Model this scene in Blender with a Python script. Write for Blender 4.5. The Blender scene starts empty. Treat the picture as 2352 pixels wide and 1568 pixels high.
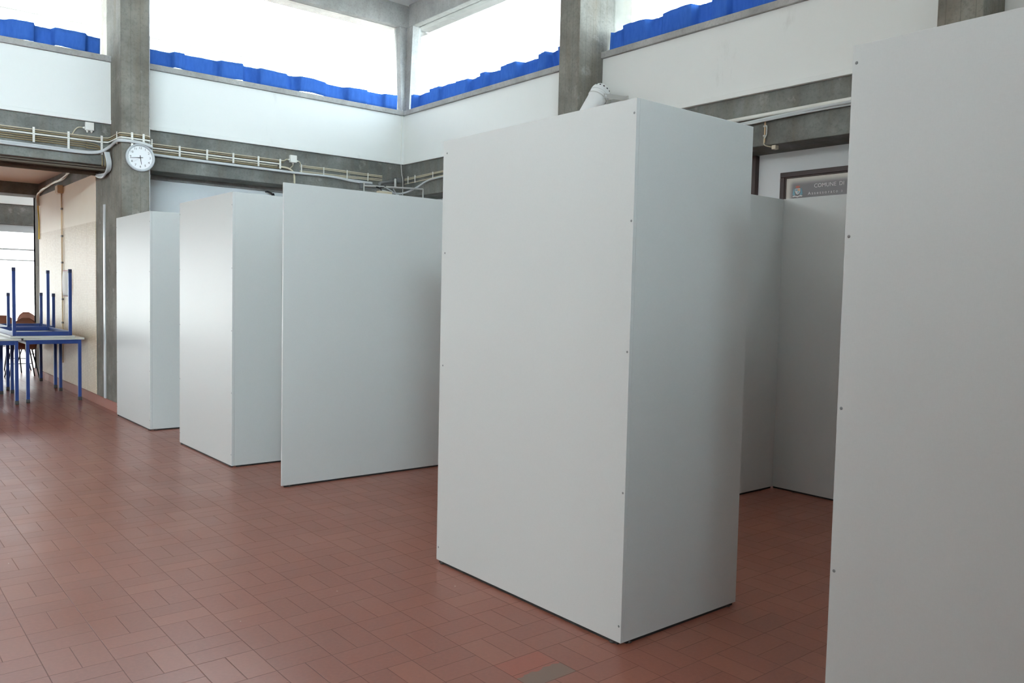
import bpy, math, random
from mathutils import Matrix, Vector
random.seed(7)
C = bpy.context.scene.collection
sc = bpy.context.scene
# ------------------------------------------------------------------ camera
R = [[0.7713602860141444, -0.6360018082459198, 0.022472406815856483],
     [-0.017651970743964473, -0.0566803448815163, -0.9982363179299292],
     [0.6361538470283987, 0.7696031694399603, -0.054947652351452256]]
FPX, HC = 1891.366, 1.40
cd = bpy.data.cameras.new('camera'); cam = bpy.data.objects.new('camera', cd); C.objects.link(cam)
cd.sensor_width = 36; cd.sensor_fit = 'HORIZONTAL'; cd.lens = FPX * 36 / 2352; cd.clip_end = 300; cd.clip_start = .02
cam.matrix_world = Matrix(((R[0][0], -R[1][0], -R[2][0], 0), (R[0][1], -R[1][1], -R[2][1], 0),
                           (R[0][2], -R[1][2], -R[2][2], HC), (0, 0, 0, 1)))
sc.camera = cam
def ray(u, v):
    a = ((u - 1176) / FPX, (v - 784) / FPX, 1.0)
    return Vector([sum(R[k][i] * a[k] for k in range(3)) for i in range(3)])
def on(axis, u, v, val):                       # point where a sight line meets the plane axis = val
    d = ray(u, v); o = (0, 0, HC)[axis]
    return Vector((0, 0, HC)) + d * ((val - o) / d[axis])

# ------------------------------------------------------------------ mesh helpers
class MB:
    def __init__(s): s.v = []; s.f = []; s.sm = []
    def add(s, vs, fs, smooth=False):
        n = len(s.v); s.v += [tuple(p) for p in vs]
        for f in fs: s.f.append([i + n for i in f]); s.sm.append(smooth)
        return s
    def box(s, x0, x1, y0, y1, z0, z1):
        if x0 > x1: x0, x1 = x1, x0
        if y0 > y1: y0, y1 = y1, y0
        if z0 > z1: z0, z1 = z1, z0
        return s.add([(x0,y0,z0),(x1,y0,z0),(x1,y1,z0),(x0,y1,z0),(x0,y0,z1),(x1,y0,z1),(x1,y1,z1),(x0,y1,z1)],
              [(0,3,2,1),(4,5,6,7),(0,1,5,4),(1,2,6,5),(2,3,7,6),(3,0,4,7)])
    def tube(s, pts, r, n=8, caps=True):
        pts = [Vector(p) for p in pts]
        rs = r if isinstance(r, (list, tuple)) else [r] * len(pts)
        base = len(s.v); up = None; vs = []; fs = []
        for k, p in enumerate(pts):
            t = (pts[min(k+1, len(pts)-1)] - pts[max(k-1, 0)]).normalized()
            if up is None:
                up = Vector((0,0,1)) if abs(t.z) < .9 else Vector((1,0,0))
            a = t.cross(up)
            if a.length < 1e-4: a = t.cross(Vector((0,1,0)))
            a.normalize(); b = a.cross(t).normalized(); up = b
            for j in range(n):
                w = 2*math.pi*j/n
                vs.append(p + (a*math.cos(w) + b*math.sin(w))*rs[k])
        for k in range(len(pts)-1):
            for j in range(n):
                fs.append((k*n+j, k*n+(j+1)%n, (k+1)*n+(j+1)%n, (k+1)*n+j))
        s.add(vs, fs, True)
        if caps:
            s.add(vs[:n], [list(range(n))[::-1]]); s.add(vs[-n:], [list(range(n))])
        return s
    def lathe(s, o, axis, prof, n=32, smooth=True):     # prof: (radius, height along axis)
        o = Vector(o); t = Vector(axis).normalized()
        a = t.cross(Vector((0,0,1)) if abs(t.z) < .9 else Vector((1,0,0))).normalized(); b = t.cross(a)
        vs = []; fs = []
        for r, h in prof:
            for j in range(n):
                w = 2*math.pi*j/n
                vs.append(o + t*h + (a*math.cos(w) + b*math.sin(w))*max(r, 1e-5))
        for k in range(len(prof)-1):
            for j in range(n):
                fs.append((k*n+j, k*n+(j+1)%n, (k+1)*n+(j+1)%n, (k+1)*n+j))
        return s.add(vs, fs, smooth)
    def build(s, name, mat, parent=None, bevel=0, seg=2):
        me = bpy.data.meshes.new(name); me.from_pydata(s.v, [], s.f); me.update()
        for p, q in zip(me.polygons, s.sm): p.use_smooth = q
        o = bpy.data.objects.new(name, me); C.objects.link(o)
        if mat: me.materials.append(mat)
        if parent is not None:
            o.parent = parent
            o.matrix_parent_inverse = parent.matrix_world.inverted() if parent.type != 'EMPTY' else Matrix.Translation(-Vector(parent.location))
        if bevel:
            b = o.modifiers.new('bevel', 'BEVEL'); b.width = bevel; b.segments = seg; b.limit_method = 'ANGLE'
        return o
def B(x0, x1, y0, y1, z0, z1): return MB().box(x0, x1, y0, y1, z0, z1)
def tag(o, label=None, cat=None, group=None, kind=None):
    if label: o['label'] = label
    if cat: o['category'] = cat
    if group: o['group'] = group
    if kind: o['kind'] = kind
    return o
def thing(name, loc, label, cat, group=None):
    o = bpy.data.objects.new(name, None); C.objects.link(o); o.location = loc; o.empty_display_size = .1
    return tag(o, label, cat, group)
def struct(name, mb, mat, label=None, cat=None, parent=None, bevel=0):
    o = mb.build(name, mat, parent, bevel)
    if parent is None: tag(o, label, cat, None, 'structure')
    return o
def spline(pts, n=6):                                    # smooth polyline through points
    P = [Vector(p) for p in pts]; P = [P[0]*2-P[1]] + P + [P[-1]*2-P[-2]]; out = []
    for i in range(1, len(P)-2):
        for k in range(n):
            t = k/n; a, b, c, d = P[i-1:i+3]
            out.append(.5*((2*b)+(c-a)*t+(2*a-5*b+4*c-d)*t*t+(3*b-a-3*c+d)*t**3))
    return out + [P[-2]]
def text_mb(body, size, origin, right, up, normal, depth=.0008, spacing=1.0, align='LEFT'):
    cu = bpy.data.curves.new('t', 'FONT'); cu.body = body; cu.size = size; cu.space_character = spacing
    cu.align_x = align; cu.align_y = 'BOTTOM_BASELINE' if False else 'BOTTOM'; cu.extrude = depth; cu.resolution_u = 3
    o = bpy.data.objects.new('t', cu); C.objects.link(o); bpy.context.view_layer.update()
    me = bpy.data.meshes.new_from_object(o.evaluated_get(bpy.context.evaluated_depsgraph_get()))
    bpy.data.objects.remove(o); bpy.data.curves.remove(cu)
    O, X, Y, N = Vector(origin), Vector(right), Vector(up), Vector(normal)
    mb = MB().add([O + X*v.co.x + Y*v.co.y + N*(v.co.z+depth) for v in me.vertices], [list(p.vertices) for p in me.polygons])
    bpy.data.meshes.remove(me); return mb

# ------------------------------------------------------------------ materials
def s2l(c): return tuple((x/12.92 if x <= .04045 else ((x+.055)/1.055)**2.4) for x in c)
def rgb(r, g, b): return s2l((r/255, g/255, b/255)) + (1,)
class NT:
    def __init__(s, name):
        s.m = bpy.data.materials.new(name); s.m.use_nodes = True; s.t = s.m.node_tree
        s.b = s.t.nodes['Principled BSDF']; s.out = s.t.nodes['Material Output']
    def n(s, typ, **kw):
        x = s.t.nodes.new(typ)
        for k, v in kw.items():
            if k.startswith('i_'):
                key = k[2:]; x.inputs[int(key) if key.isdigit() else key.replace('_', ' ')].default_value = v
            else: setattr(x, k, v)
        return x
    def l(s, a, b): s.t.links.new(a, b)
    def math(s, op, a, b=None, clamp=False):
        x = s.n('ShaderNodeMath', operation=op, use_clamp=clamp)
        for i, q in enumerate((a, b)):
            if q is None: continue
            if isinstance(q, (int, float)): x.inputs[i].default_value = q
            else: s.l(q, x.inputs[i])
        return x.outputs[0]
    def mix(s, f, a, b, blend='MIX'):
        x = s.n('ShaderNodeMix', data_type='RGBA', blend_type=blend)
        for i, q in ((0, f), (6, a), (7, b)):
            if isinstance(q, (int, float, tuple)): x.inputs[i].default_value = q
            else: s.l(q, x.inputs[i])
        return x.outputs[2]
    def coord(s, scale=(1,1,1), kind='Object'):
        t = s.n('ShaderNodeTexCoord'); m = s.n('ShaderNodeMapping'); m.inputs['Scale'].default_value = scale
        s.l(t.outputs[kind], m.inputs[0]); return m.outputs[0]
    def noise(s, vec, scale, detail=4, rough=.55, dist=0):
        x = s.n('ShaderNodeTexNoise'); x.inputs['Scale'].default_value = scale; x.inputs['Detail'].default_value = detail
        x.inputs['Roughness'].default_value = rough; x.inputs['Distortion'].default_value = dist
        s.l(vec, x.inputs['Vector']); return x.outputs['Fac']
    def ramp(s, f, *stops):
        x = s.n('ShaderNodeValToRGB'); e = x.color_ramp.elements
        while len(e) < len(stops): e.new(.5)
        for k, (p, c) in enumerate(stops):
            e[k].position = p; e[k].color = c if isinstance(c, tuple) else (c, c, c, 1)
        s.l(f, x.inputs[0]); return x.outputs[0]
    def bump(s, h, strength=.2, dist=.01):
        x = s.n('ShaderNodeBump'); x.inputs['Strength'].default_value = strength; x.inputs['Distance'].default_value = dist
        s.l(h, x.inputs['Height']); s.l(x.outputs[0], s.b.inputs['Normal'])
    def set(s, **kw):
        for k, v in kw.items():
            i = s.b.inputs[k.replace('_', ' ')]
            if isinstance(v, (int, float, tuple)): i.default_value = v
            else: s.l(v, i)
        return s.m
def plain(name, col, rough=.5, metal=0, var=.06, scale=9, spec=.5):
    n = NT(name); v = n.noise(n.coord(), scale)
    c = n.mix(v, tuple(x*(1-var) for x in col[:3])+(1,), tuple(min(1, x*(1+var)) for x in col[:3])+(1,))
    return n.set(Base_Color=c, Roughness=rough, Metallic=metal, Specular_IOR_Level=spec)

def mat_concrete(name, dark, light, stain, boards=None):
    n = NT(name); co = n.coord()
    a = n.noise(co, 2.2, 6, .62); b = n.noise(n.coord((1,1,.12)), 7, 4, .6); f = n.noise(co, 38, 4, .7)
    c = n.mix(n.ramp(a, (.36, 0.), (.66, 1.)), dark, light)
    c = n.mix(n.math('MULTIPLY', n.ramp(b, (.45, 0.), (.75, 1.)), .55), c, stain)
    w = n.noise(co, 5.5, 5, .6); c = n.mix(n.math('MULTIPLY', n.ramp(w, (.62, 0.), (.72, 1.)), .35), c, rgb(190,190,184))
    c = n.mix(n.math('MULTIPLY', n.ramp(f, (.35, 1.), (.5, 0.)), .3), c, tuple(x*.6 for x in dark[:3])+(1,))
    h = f
    if boards:                                   # shuttering board joints, vertical
        sx = n.n('ShaderNodeSeparateXYZ'); n.l(n.n('ShaderNodeTexCoord').outputs['Object'], sx.inputs[0])
        s = n.math('ADD', sx.outputs[0], sx.outputs[1])
        fr = n.math('FRACT', n.math('DIVIDE', s, boards)); j = n.math('LESS_THAN', fr, .035)
        c = n.mix(n.math('MULTIPLY', j, .5), c, tuple(x*.5 for x in dark[:3])+(1,))
        h = n.math('SUBTRACT', f, j)
    n.bump(h, .35, .004)
    return n.set(Base_Color=c, Roughness=.82, Specular_IOR_Level=.3)

def mat_floor():
    n = NT('terracotta_floor'); L, X0, Y0 = .2224, .577, 3.268
    sx = n.n('ShaderNodeSeparateXYZ'); n.l(n.n('ShaderNodeTexCoord').outputs['Object'], sx.inputs[0])
    u = n.math('DIVIDE', n.math('SUBTRACT', sx.outputs[0], X0), L); v = n.math('DIVIDE', n.math('SUBTRACT', sx.outputs[1], Y0), L)
    iu, iv = n.math('FLOOR', u), n.math('FLOOR', v); fu, fv = n.math('SUBTRACT', u, iu), n.math('SUBTRACT', v, iv)
    par = n.math('FLOORED_MODULO', n.math('ADD', iu, iv), 2.0)
    t = n.math('ADD', n.math('MULTIPLY', fu, n.math('SUBTRACT', 1.0, par)), n.math('MULTIPLY', fv, par))
    half = n.math('GREATER_THAN', t, .5)
    e = lambda q: n.math('MINIMUM', q, n.math('SUBTRACT', 1.0, q))
    d = n.math('MINIMUM', n.math('MINIMUM', e(fu), e(fv)), n.math('ABSOLUTE', n.math('SUBTRACT', t, .5)))
    cv = n.n('ShaderNodeCombineXYZ'); n.l(iu, cv.inputs[0]); n.l(iv, cv.inputs[1]); n.l(half, cv.inputs[2])
    wn = n.n('ShaderNodeTexWhiteNoise', noise_dimensions='3D'); n.l(cv.outputs[0], wn.inputs['Vector'])
    co = n.coord()
    c = n.ramp(wn.outputs['Value'], (0., rgb(139,82,65)), (.4, rgb(143,84,67)), (.75, rgb(146,87,69)), (1., rgb(151,92,73)))
    big = n.noise(co, .7, 3); c = n.mix(n.math('MULTIPLY', big, .3), c, rgb(128,74,60))
    fine = n.noise(co, 60, 3, .6); c = n.mix(n.math('MULTIPLY', n.ramp(fine, (.4, 0.), (.75, 1.)), .22), c, rgb(176,110,88))
    # one greyed tile with a ragged edge and a redder one beside it
    def inside(q, a, b): return n.math('MULTIPLY', n.math('GREATER_THAN', q, a), n.math('LESS_THAN', q, b))
    rag = n.math('MULTIPLY', n.math('SUBTRACT', n.noise(co, 14, 3), .5), .10)
    slope = n.math('ADD', n.math('ADD', 2.245, rag), n.math('MULTIPLY', n.math('SUBTRACT', sx.outputs[0], 1.912), .05))
    blk = n.math('MULTIPLY', inside(sx.outputs[0], 1.912, 2.134), inside(sx.outputs[1], 2.158, 2.378))
    c = n.mix(n.math('MULTIPLY', blk, .45), c, rgb(170,82,58))
    grey = n.math('MULTIPLY', blk, n.math('LESS_THAN', sx.outputs[1], slope)); c = n.mix(n.math('MULTIPLY', grey, .9), c, rgb(118,98,84))
    j = n.ramp(d, (.004, 1.), (.0095, 0.))
    jv = n.noise(co, 3.1, 2)
    c = n.mix(n.math('MULTIPLY', j, n.ramp(jv, (.3, .85), (.7, .5))), c, rgb(92,58,48))
    spk = n.n('ShaderNodeTexVoronoi'); spk.inputs['Scale'].default_value = 5.0; n.l(co, spk.inputs['Vector'])
    c = n.mix(n.math('LESS_THAN', spk.outputs['Distance'], .018), c, rgb(205,190,178))
    tilt = n.math('MULTIPLY', wn.outputs['Value'], .25)
    n.bump(n.math('SUBTRACT', n.math('ADD', tilt, n.math('MULTIPLY', fine, .12)), j), .25, .003)
    r = n.math('ADD', n.math('ADD', .22, n.math('MULTIPLY', n.noise(co, 2.0, 4), .2)), n.math('MULTIPLY', j, .3))
    return n.set(Base_Color=c, Roughness=r, Specular_IOR_Level=.62)

def mat_panel():
    n = NT('pale_grey_laminate'); co = n.coord()
    w = n.noise(n.coord((1,1,6)), 90, 2); w2 = n.noise(n.coord((6,6,1)), 90, 2); cl = n.noise(co, 1.3, 2)
    c = n.mix(n.math('MULTIPLY', n.math('ADD', w, w2), .5), rgb(188,190,188), rgb(199,201,199))
    c = n.mix(n.math('MULTIPLY', cl, .15), c, rgb(184,187,186))
    n.bump(n.math('ADD', w, w2), .03, .001)
    return n.set(Base_Color=c, Roughness=.36, Specular_IOR_Level=.45)

def mat_wall(name, col, marks=.25):
    n = NT(name); co = n.coord()
    a = n.noise(co, 1.2, 5); m = n.noise(n.coord((1,1,.35)), 3.3, 6, .65)
    c = n.mix(a, col, tuple(x*.94 for x in col[:3])+(1,))
    c = n.mix(n.math('MULTIPLY', n.ramp(m, (.64, 0.), (.78, 1.)), marks), c, rgb(150,150,146))
    n.bump(n.noise(co, 55, 3), .06, .002)
    return n.set(Base_Color=c, Roughness=.75, Specular_IOR_Level=.25)

def mat_mosaic():
    n = NT('beige_mosaic'); sx = n.n('ShaderNodeSeparateXYZ'); n.l(n.n('ShaderNodeTexCoord').outputs['Object'], sx.inputs[0])
    fy = n.math('FRACT', n.math('DIVIDE', sx.outputs[1], .021)); fz = n.math('FRACT', n.math('DIVIDE', sx.outputs[2], .021))
    iy = n.math('FLOOR', n.math('DIVIDE', sx.outputs[1], .021)); iz = n.math('FLOOR', n.math('DIVIDE', sx.outputs[2], .021))
    j = n.math('MAXIMUM', n.math('LESS_THAN', fy, .1), n.math('LESS_THAN', fz, .14))
    cv = n.n('ShaderNodeCombineXYZ'); n.l(iy, cv.inputs[0]); n.l(iz, cv.inputs[1])
    wn = n.n('ShaderNodeTexWhiteNoise', noise_dimensions='3D'); n.l(cv.outputs[0], wn.inputs['Vector'])
    t = n.mix(wn.outputs['Value'], rgb(216,196,166), rgb(230,214,188))
    t = n.mix(n.math('MULTIPLY', j, .6), t, rgb(168,146,118))
    p = n.mix(n.noise(n.coord(), 2, 3), rgb(238,222,198), rgb(244,232,212))
    c = n.mix(n.math('GREATER_THAN', sx.outputs[2], 2.185), t, p)
    s = n.math('LESS_THAN', n.math('FRACT', n.math('DIVIDE', n.math('SUBTRACT', sx.outputs[1], .12), .62)), .006)
    c = n.mix(n.math('MULTIPLY', n.math('MULTIPLY', s, n.math('LESS_THAN', sx.outputs[2], 2.185)), .7), c, rgb(120,96,74))
    return n.set(Base_Color=c, Roughness=.42, Specular_IOR_Level=.45)

def mat_glass():
    n = NT('window_glass'); t = n.n('ShaderNodeBsdfTransparent'); g = n.n('ShaderNodeBsdfGlossy'); g.inputs['Roughness'].default_value = .02
    fr = n.n('ShaderNodeFresnel'); fr.inputs[0].default_value = 1.45
    t.inputs[0].default_value = (.95,.97,.97,1)
    m = n.n('ShaderNodeMixShader'); n.l(n.math('MULTIPLY', fr.outputs[0], .8), m.inputs[0]); n.l(t.outputs[0], m.inputs[1]); n.l(g.outputs[0], m.inputs[2])
    n.l(m.outputs[0], n.out.inputs[0]); return n.m
def mat_cloth():
    n = NT('blue_curtain_cloth'); co = n.coord((1,1,.3)); v = n.noise(co, 30, 3)
    c = n.mix(v, rgb(58,104,190), rgb(82,132,212))
    d = n.n('ShaderNodeBsdfDiffuse'); t = n.n('ShaderNodeBsdfTranslucent'); m = n.n('ShaderNodeMixShader'); m.inputs[0].default_value = .2
    n.l(c, d.inputs[0]); n.l(c, t.inputs[0]); n.l(d.outputs[0], m.inputs[1]); n.l(t.outputs[0], m.inputs[2]); n.l(m.outputs[0], n.out.inputs[0]); return n.m

M = {}
M['beam'] = mat_concrete('beam_concrete', rgb(100,102,98), rgb(138,140,136), rgb(116,106,92))
M['col'] = mat_concrete('column_concrete', rgb(108,106,99), rgb(142,140,132), rgb(118,104,86), boards=.098)
M['sill'] = mat_concrete('sill_concrete', rgb(150,150,148), rgb(182,182,180), rgb(150,146,140))
M['floor'] = mat_floor(); M['panel'] = mat_panel(); M['mosaic'] = mat_mosaic()
M['white'] = mat_wall('white_plaster', rgb(236,238,236)); M['ceil'] = mat_wall('ceiling_paint', rgb(236,236,234), .1)
M['warmceil'] = mat_wall('corridor_ceiling', rgb(238,222,210), .1)
M['bluewall'] = mat_wall('pale_blue_white_plaster', rgb(236,240,242)); M['glass'] = mat_glass(); M['cloth'] = mat_cloth()
M['base'] = plain('brick_red_skirting', rgb(150,88,70), .45); M['brown'] = plain('dark_brown_wood', rgb(58,36,32), .4)
M['track'] = plain('dark_brown_metal', rgb(104,94,82), .42); M['beige'] = plain('beige_plastic', rgb(206,196,172), .45)
M['cream'] = plain('cream_conduit', rgb(198,190,166), .45); M['khaki'] = plain('khaki_conduit', rgb(140,126,94), .45); M['whitep'] = plain('white_plastic', rgb(232,232,226), .4)
M['grey'] = plain('grey_cable', rgb(196,200,202), .45); M['galv'] = plain('galvanised_metal', rgb(196,196,192), .45, .2)
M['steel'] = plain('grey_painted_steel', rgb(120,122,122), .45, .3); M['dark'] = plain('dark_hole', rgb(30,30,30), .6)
M['blue'] = plain('blue_painted_steel', rgb(34,58,120), .35); M['top'] = plain('pale_grey_tabletop', rgb(196,196,188), .3)
M['black'] = plain('black_steel', rgb(26,26,30), .4); M['wood'] = plain('brown_plywood', rgb(136,88,68), .35, var=.12)
M['rubber'] = plain('dark_rubber', rgb(60,56,54), .6); M['paper'] = plain('white_paper', rgb(250,250,248), .7, var=.02)
M['navycap'] = plain('navy_cap', rgb(26,36,74), .5); M['red'] = plain('red_paint', rgb(160,40,48), .5); M['yellow'] = plain('yellow_cable', rgb(216,184,40), .45)
M['alu'] = plain('pale_aluminium', rgb(208,212,214), .3, .4); M['ground'] = plain('pale_paving', rgb(190,186,178), .9)
M['clock_rim'] = plain('silver_grey_plastic', rgb(190,196,200), .3); M['dial'] = plain('clock_dial', rgb(236,238,240), .4, var=.01)
M['lamp'] = plain('white_enamel', rgb(226,228,228), .28); M['tan'] = plain('tan_plastic', rgb(214,186,146), .5)
M['mount'] = plain('poster_mount', rgb(206,204,196), .55, var=.02); M['silver'] = plain('pale_lettering', rgb(222,220,218), .5)

# ------------------------------------------------------------------ world and exposure
SKY_0, SKY_S, SKY_W, SKY_N, SKY_E, SKY_T = (4.2, 4.3, 4.4), (72., 86., 94.), (7., 7., 6.9), (1.2, 1.2, 1.2), (1.5, 1.6, 1.7), (7., 7.8, 8.4)
w = bpy.data.worlds.new('sky'); sc.world = w; w.use_nodes = True; t = w.node_tree
bg = t.nodes['Background']; tc = t.nodes.new('ShaderNodeTexCoord'); sp = t.nodes.new('ShaderNodeSeparateXYZ')
t.links.new(tc.outputs['Generated'], sp.inputs[0])
def wdot(v, lo, hi, a, b):
    d = t.nodes.new('ShaderNodeVectorMath'); d.operation = 'DOT_PRODUCT'; d.inputs[1].default_value = v; t.links.new(tc.outputs['Generated'], d.inputs[0])
    m = t.nodes.new('ShaderNodeMapRange'); m.inputs['From Min'].default_value = lo; m.inputs['From Max'].default_value = hi
    m.inputs['To Min'].default_value = a; m.inputs['To Max'].default_value = b; t.links.new(d.outputs['Value'], m.inputs['Value']); return m.outputs[0]
def wm(op, a, b):
    x = t.nodes.new('ShaderNodeVectorMath'); x.operation = op
    for i, q in enumerate((a, b)):
        if isinstance(q, tuple): x.inputs[i].default_value = q
        else: t.links.new(q, x.inputs[i])
    return x.outputs[0]
sky = None                                               # overcast base plus brighter quarters of the sky: (direction, from, to, colour)
for v, lo, hi, col in (((0, -1, 0), .55, .86, SKY_S), ((-1, 0, 0), .5, .9, SKY_W), ((0, 1, 0), .3, .8, SKY_N), ((1, 0, 0), .4, .8, SKY_E), ((0, 0, 1), .08, .5, SKY_T)):
    c = wm('MULTIPLY', wdot(v, lo, hi, 0, 1), col); sky = wm('ADD', c, SKY_0) if sky is None else wm('ADD', sky, c)
t.links.new(sky, bg.inputs[0]); bg.inputs[1].default_value = 1.0
sc.view_settings.view_transform = 'Standard'; sc.view_settings.look = 'None'; sc.view_settings.gamma = 1; sc.view_settings.use_curve_mapping = False
sc.view_settings.exposure = 0.0
sc.cycles.use_denoising = True; sc.cycles.max_bounces = 12; sc.cycles.diffuse_bounces = 6; sc.cycles.transparent_max_bounces = 12
sc.cycles.sample_clamp_indirect = 12; sc.cycles.caustics_reflective = False; sc.cycles.caustics_refractive = False

# ------------------------------------------------------------------ the halls
YW, XW, YN, XF = 10.115, 6.29, -5.14, -8.75            # hall planes: clock wall, right wall, near wall, far-left wall
ZB, ZS, ZL, ZT, ZR, ZC = 2.762, 3.222, 3.905, 3.970, 5.15, 5.46    # beam bottom, band bottom, sill bottom/top, ring beam bottom, ceiling
YH0, YH1 = 14.75, 21.7                                   # second hall beyond the corridor
struct('floor', B(XF-1, XW+1.2, YN-1, YH1+1, -.2, 0), M['floor'], 'brick-red basketweave clay tile floor of the hall', 'floor')
struct('ground', B(-60, 60, -60, 80, -.42, -.22), M['ground'], 'pale paved ground outside the glass walls', 'ground')
struct('ceiling', B(XF-.5, XW+.5, YN-.5, YW+.5, ZC, ZC+.2), M['ceil'], 'white flat ceiling high above the hall', 'ceiling')
struct('ceiling.001', B(XF-.5, XW+.5, YH0-.5, YH1+.5, ZC, ZC+.2), M['ceil'], 'white ceiling of the far hall', 'ceiling')

class Side:
    """one side of a hall: u runs along the wall, d goes outward, z up"""
    def __init__(s, axis, plane, out): s.axis, s.plane, s.out = axis, plane, out
    def bx(s, mb, u0, u1, d0, d1, z0, z1):
        a, b = s.plane + s.out*d0, s.plane + s.out*d1
        return mb.box(u0, u1, a, b, z0, z1) if s.axis == 'y' else mb.box(a, b, u0, u1, z0, z1)
    def P(s, u, d, z):
        a = s.plane + s.out*d
        return Vector((u, a, z)) if s.axis == 'y' else Vector((a, u, z))
NW = [0]
def side(S, tagname, u0, u1, cols, lower, words, colw=.30, cold=.35, c0=0, c1=0, blind=()):
    e0, e1 = u0 - c0*.43, u1 + c1*.43                  # beams run into the corners on the sides that own them
    mb = S.bx(MB(), e0, e1, 0, .24, ZS+.045, ZL); S.bx(mb, e0, e1, -.014, .24, ZS, ZS+.045)
    struct('wall_'+tagname, mb, M['white'], 'white plastered band under the high windows, '+words, 'wall', bevel=.004)
    struct('sill_'+tagname, S.bx(MB(), e0, e1, -.03, .30, ZL, ZT), M['sill'], 'pale concrete sill on the white band, '+words, 'sill', bevel=.006)
    struct('beam_'+tagname, S.bx(MB(), e0, e1, .02, .43, ZB, ZS), M['beam'], 'grey concrete beam below the white band, '+words, 'beam', bevel=.008)
    struct('ring_beam_'+tagname, S.bx(MB(), e0, e1, .05, .40, ZR, ZC), M['sill'], 'concrete beam above the high windows, '+words, 'beam', bevel=.008)
    edges = [u0] + [q for c in cols for q in (c, c+colw)] + [u1]
    for k, c in enumerate(cols):
        struct('column_'+tagname, S.bx(MB(), c, c+colw, -cold, .42, 0, ZC), M['col'], 'board-marked concrete column, %s of the %s' % (('first','second','third','fourth','fifth')[k], words), 'column', bevel=.008)
    for k in range(0, len(edges), 2):
        a, b = edges[k], edges[k+1]; NW[0] += 1
        if k//2 in blind: struct('wall_upper_'+tagname, S.bx(MB(), a, b, .15, .25, ZT, ZR), M['white'], 'plain white wall between sill and upper beam, bay %d of the %s' % (k//2+1, words), 'wall')
        else: tag(S.bx(MB(), a-(.15 if k == 0 else 0), b+(.15 if k == len(edges)-2 else 0), .15, .158, ZT, ZR).build('window_%d' % NW[0], M['glass']), 'high strip window pane %d along the %s' % (k//2+1, words), 'window', None, 'structure')
        kind = lower[k//2]
        if kind == 'wall':
            struct('wall_lower_'+tagname, S.bx(MB(), a-((.55 if c0 else .43) if k == 0 else 0), b+((.55 if c1 else .43) if k == len(edges)-2 else 0), .43, .55, 0, ZS), M['bluewall'], 'pale wall set back below the concrete beam, bay %d of the %s' % (k//2+1, words), 'wall')
        elif kind == 'glass':
            NW[0] += 1
            fr = MB()
            n = max(2, round((b-a)/1.2))
            for i in range(n+1):
                q = a + (b-a)*i/n; S.bx(fr, q-.03, q+.03, .10, .16, 0, ZB)
            for z0, z1 in ((0, .12), (1.95, 1.98), (2.19, 2.23), (ZB-.16, ZB)): S.bx(fr, a, b, .105, .155, z0, z1)
            o = fr.build('window_%d' % NW[0], M['alu']); tag(o, 'glazed screen with pale metal bars, bay %d of the %s' % (k//2+1, words), 'window', None, 'structure')
            S.bx(MB(), a, b, .128, .134, .12, ZB-.16).build('pane', M['glass'], o)
SL, SR, SN, SF = Side('y', YW, 1), Side('x', XW, 1), Side('y', YN, -1), Side('x', XF, -1)
XC = [-5.19, -1.37, 2.45]; YC = [-1.485, 2.345, 6.215]
side(SL, 'left', XF, XW, XC, ['open', 'open', 'open', 'wall'], 'clock wall', colw=.29, cold=.415, c0=1, c1=1)
side(SR, 'right', YN, YW, YC, ['wall']*4, 'right wall', blind=(0,))
side(SN, 'near', XF, XW, XC, ['wall']*4, 'wall behind the camera', c0=1, c1=1, blind=(2,3))
side(SF, 'far', YN, YW, YC, ['wall', 'glass', 'wall', 'wall'], 'window wall on the left', blind=(0,1))
# tapering post in the corner of the high windows
mb = MB()
for (a, b) in (((-1, 0), (0, 0)), ):
    pass
def taper(x0, x1, y0, y1, X0, X1, Y0, Y1, z0, z1):
    return MB().add([(x0,y0,z0),(x1,y0,z0),(x1,y1,z0),(x0,y1,z0),(X0,Y0,z1),(X1,Y0,z1),(X1,Y1,z1),(X0,Y1,z1)],
                    [(0,3,2,1),(4,5,6,7),(0,1,5,4),(1,2,6,5),(2,3,7,6),(3,0,4,7)])
p = taper(XW-.01, XW+.2, YW+.06, YW+.2, XW-.06, XW+.2, YW+.06, YW+.2, ZT, ZR)
q = taper(XW+.06, XW+.2, YW-.03, YW+.2, XW+.06, XW+.2, YW-.10, YW+.2, ZT, ZR)
p.add(q.v, q.f); struct('column_corner', p, M['sill'], 'short tapering concrete post in the corner of the high windows', 'column')

# second hall and the low corridor between
SH = Side('y', YH1, 1); SHR = Side('x', XW, 1); SHF = Side('x', XF, -1); SHN = Side('y', YH0-.43, -1)
side(SH, 'beyond', XF, XW, XC, ['glass']*4, 'glass wall of the far hall', c0=1, c1=1)
side(SHR, 'beyond_right', YH0, YH1, [18.1], ['wall', 'wall'], 'right side of the far hall')
side(SHF, 'beyond_left', YH0, YH1, [18.1], ['wall', 'wall'], 'left side of the far hall')
mb = B(XF, XW+.43, YH0-.45, YH0, ZB, ZC)
struct('wall_beyond_near', mb, M['beam'], 'dark concrete beam across the end of the corridor', 'beam')
struct('wall_beyond_side', B(2.45, XW, YH0-.12, YH0, 0, ZB), M['bluewall'], 'pale wall of the far hall beside the corridor', 'wall')
struct('ceiling_corridor', B(XF, 2.62, YW+.43, YH0-.45, 2.935, 3.1), M['warmceil'], 'low pinkish ceiling of the corridor on the left', 'ceiling')
struct('wall_above', B(XF, 2.62, YW+.43, YW+.5, 2.9, ZS+.1), M['beam'], 'concrete upstand behind the clock wall beam', 'wall')
cxr = XC[2] + .2905
YT0, YT1 = 10.84, 14.32                                  # extent of the tiled wall
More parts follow.
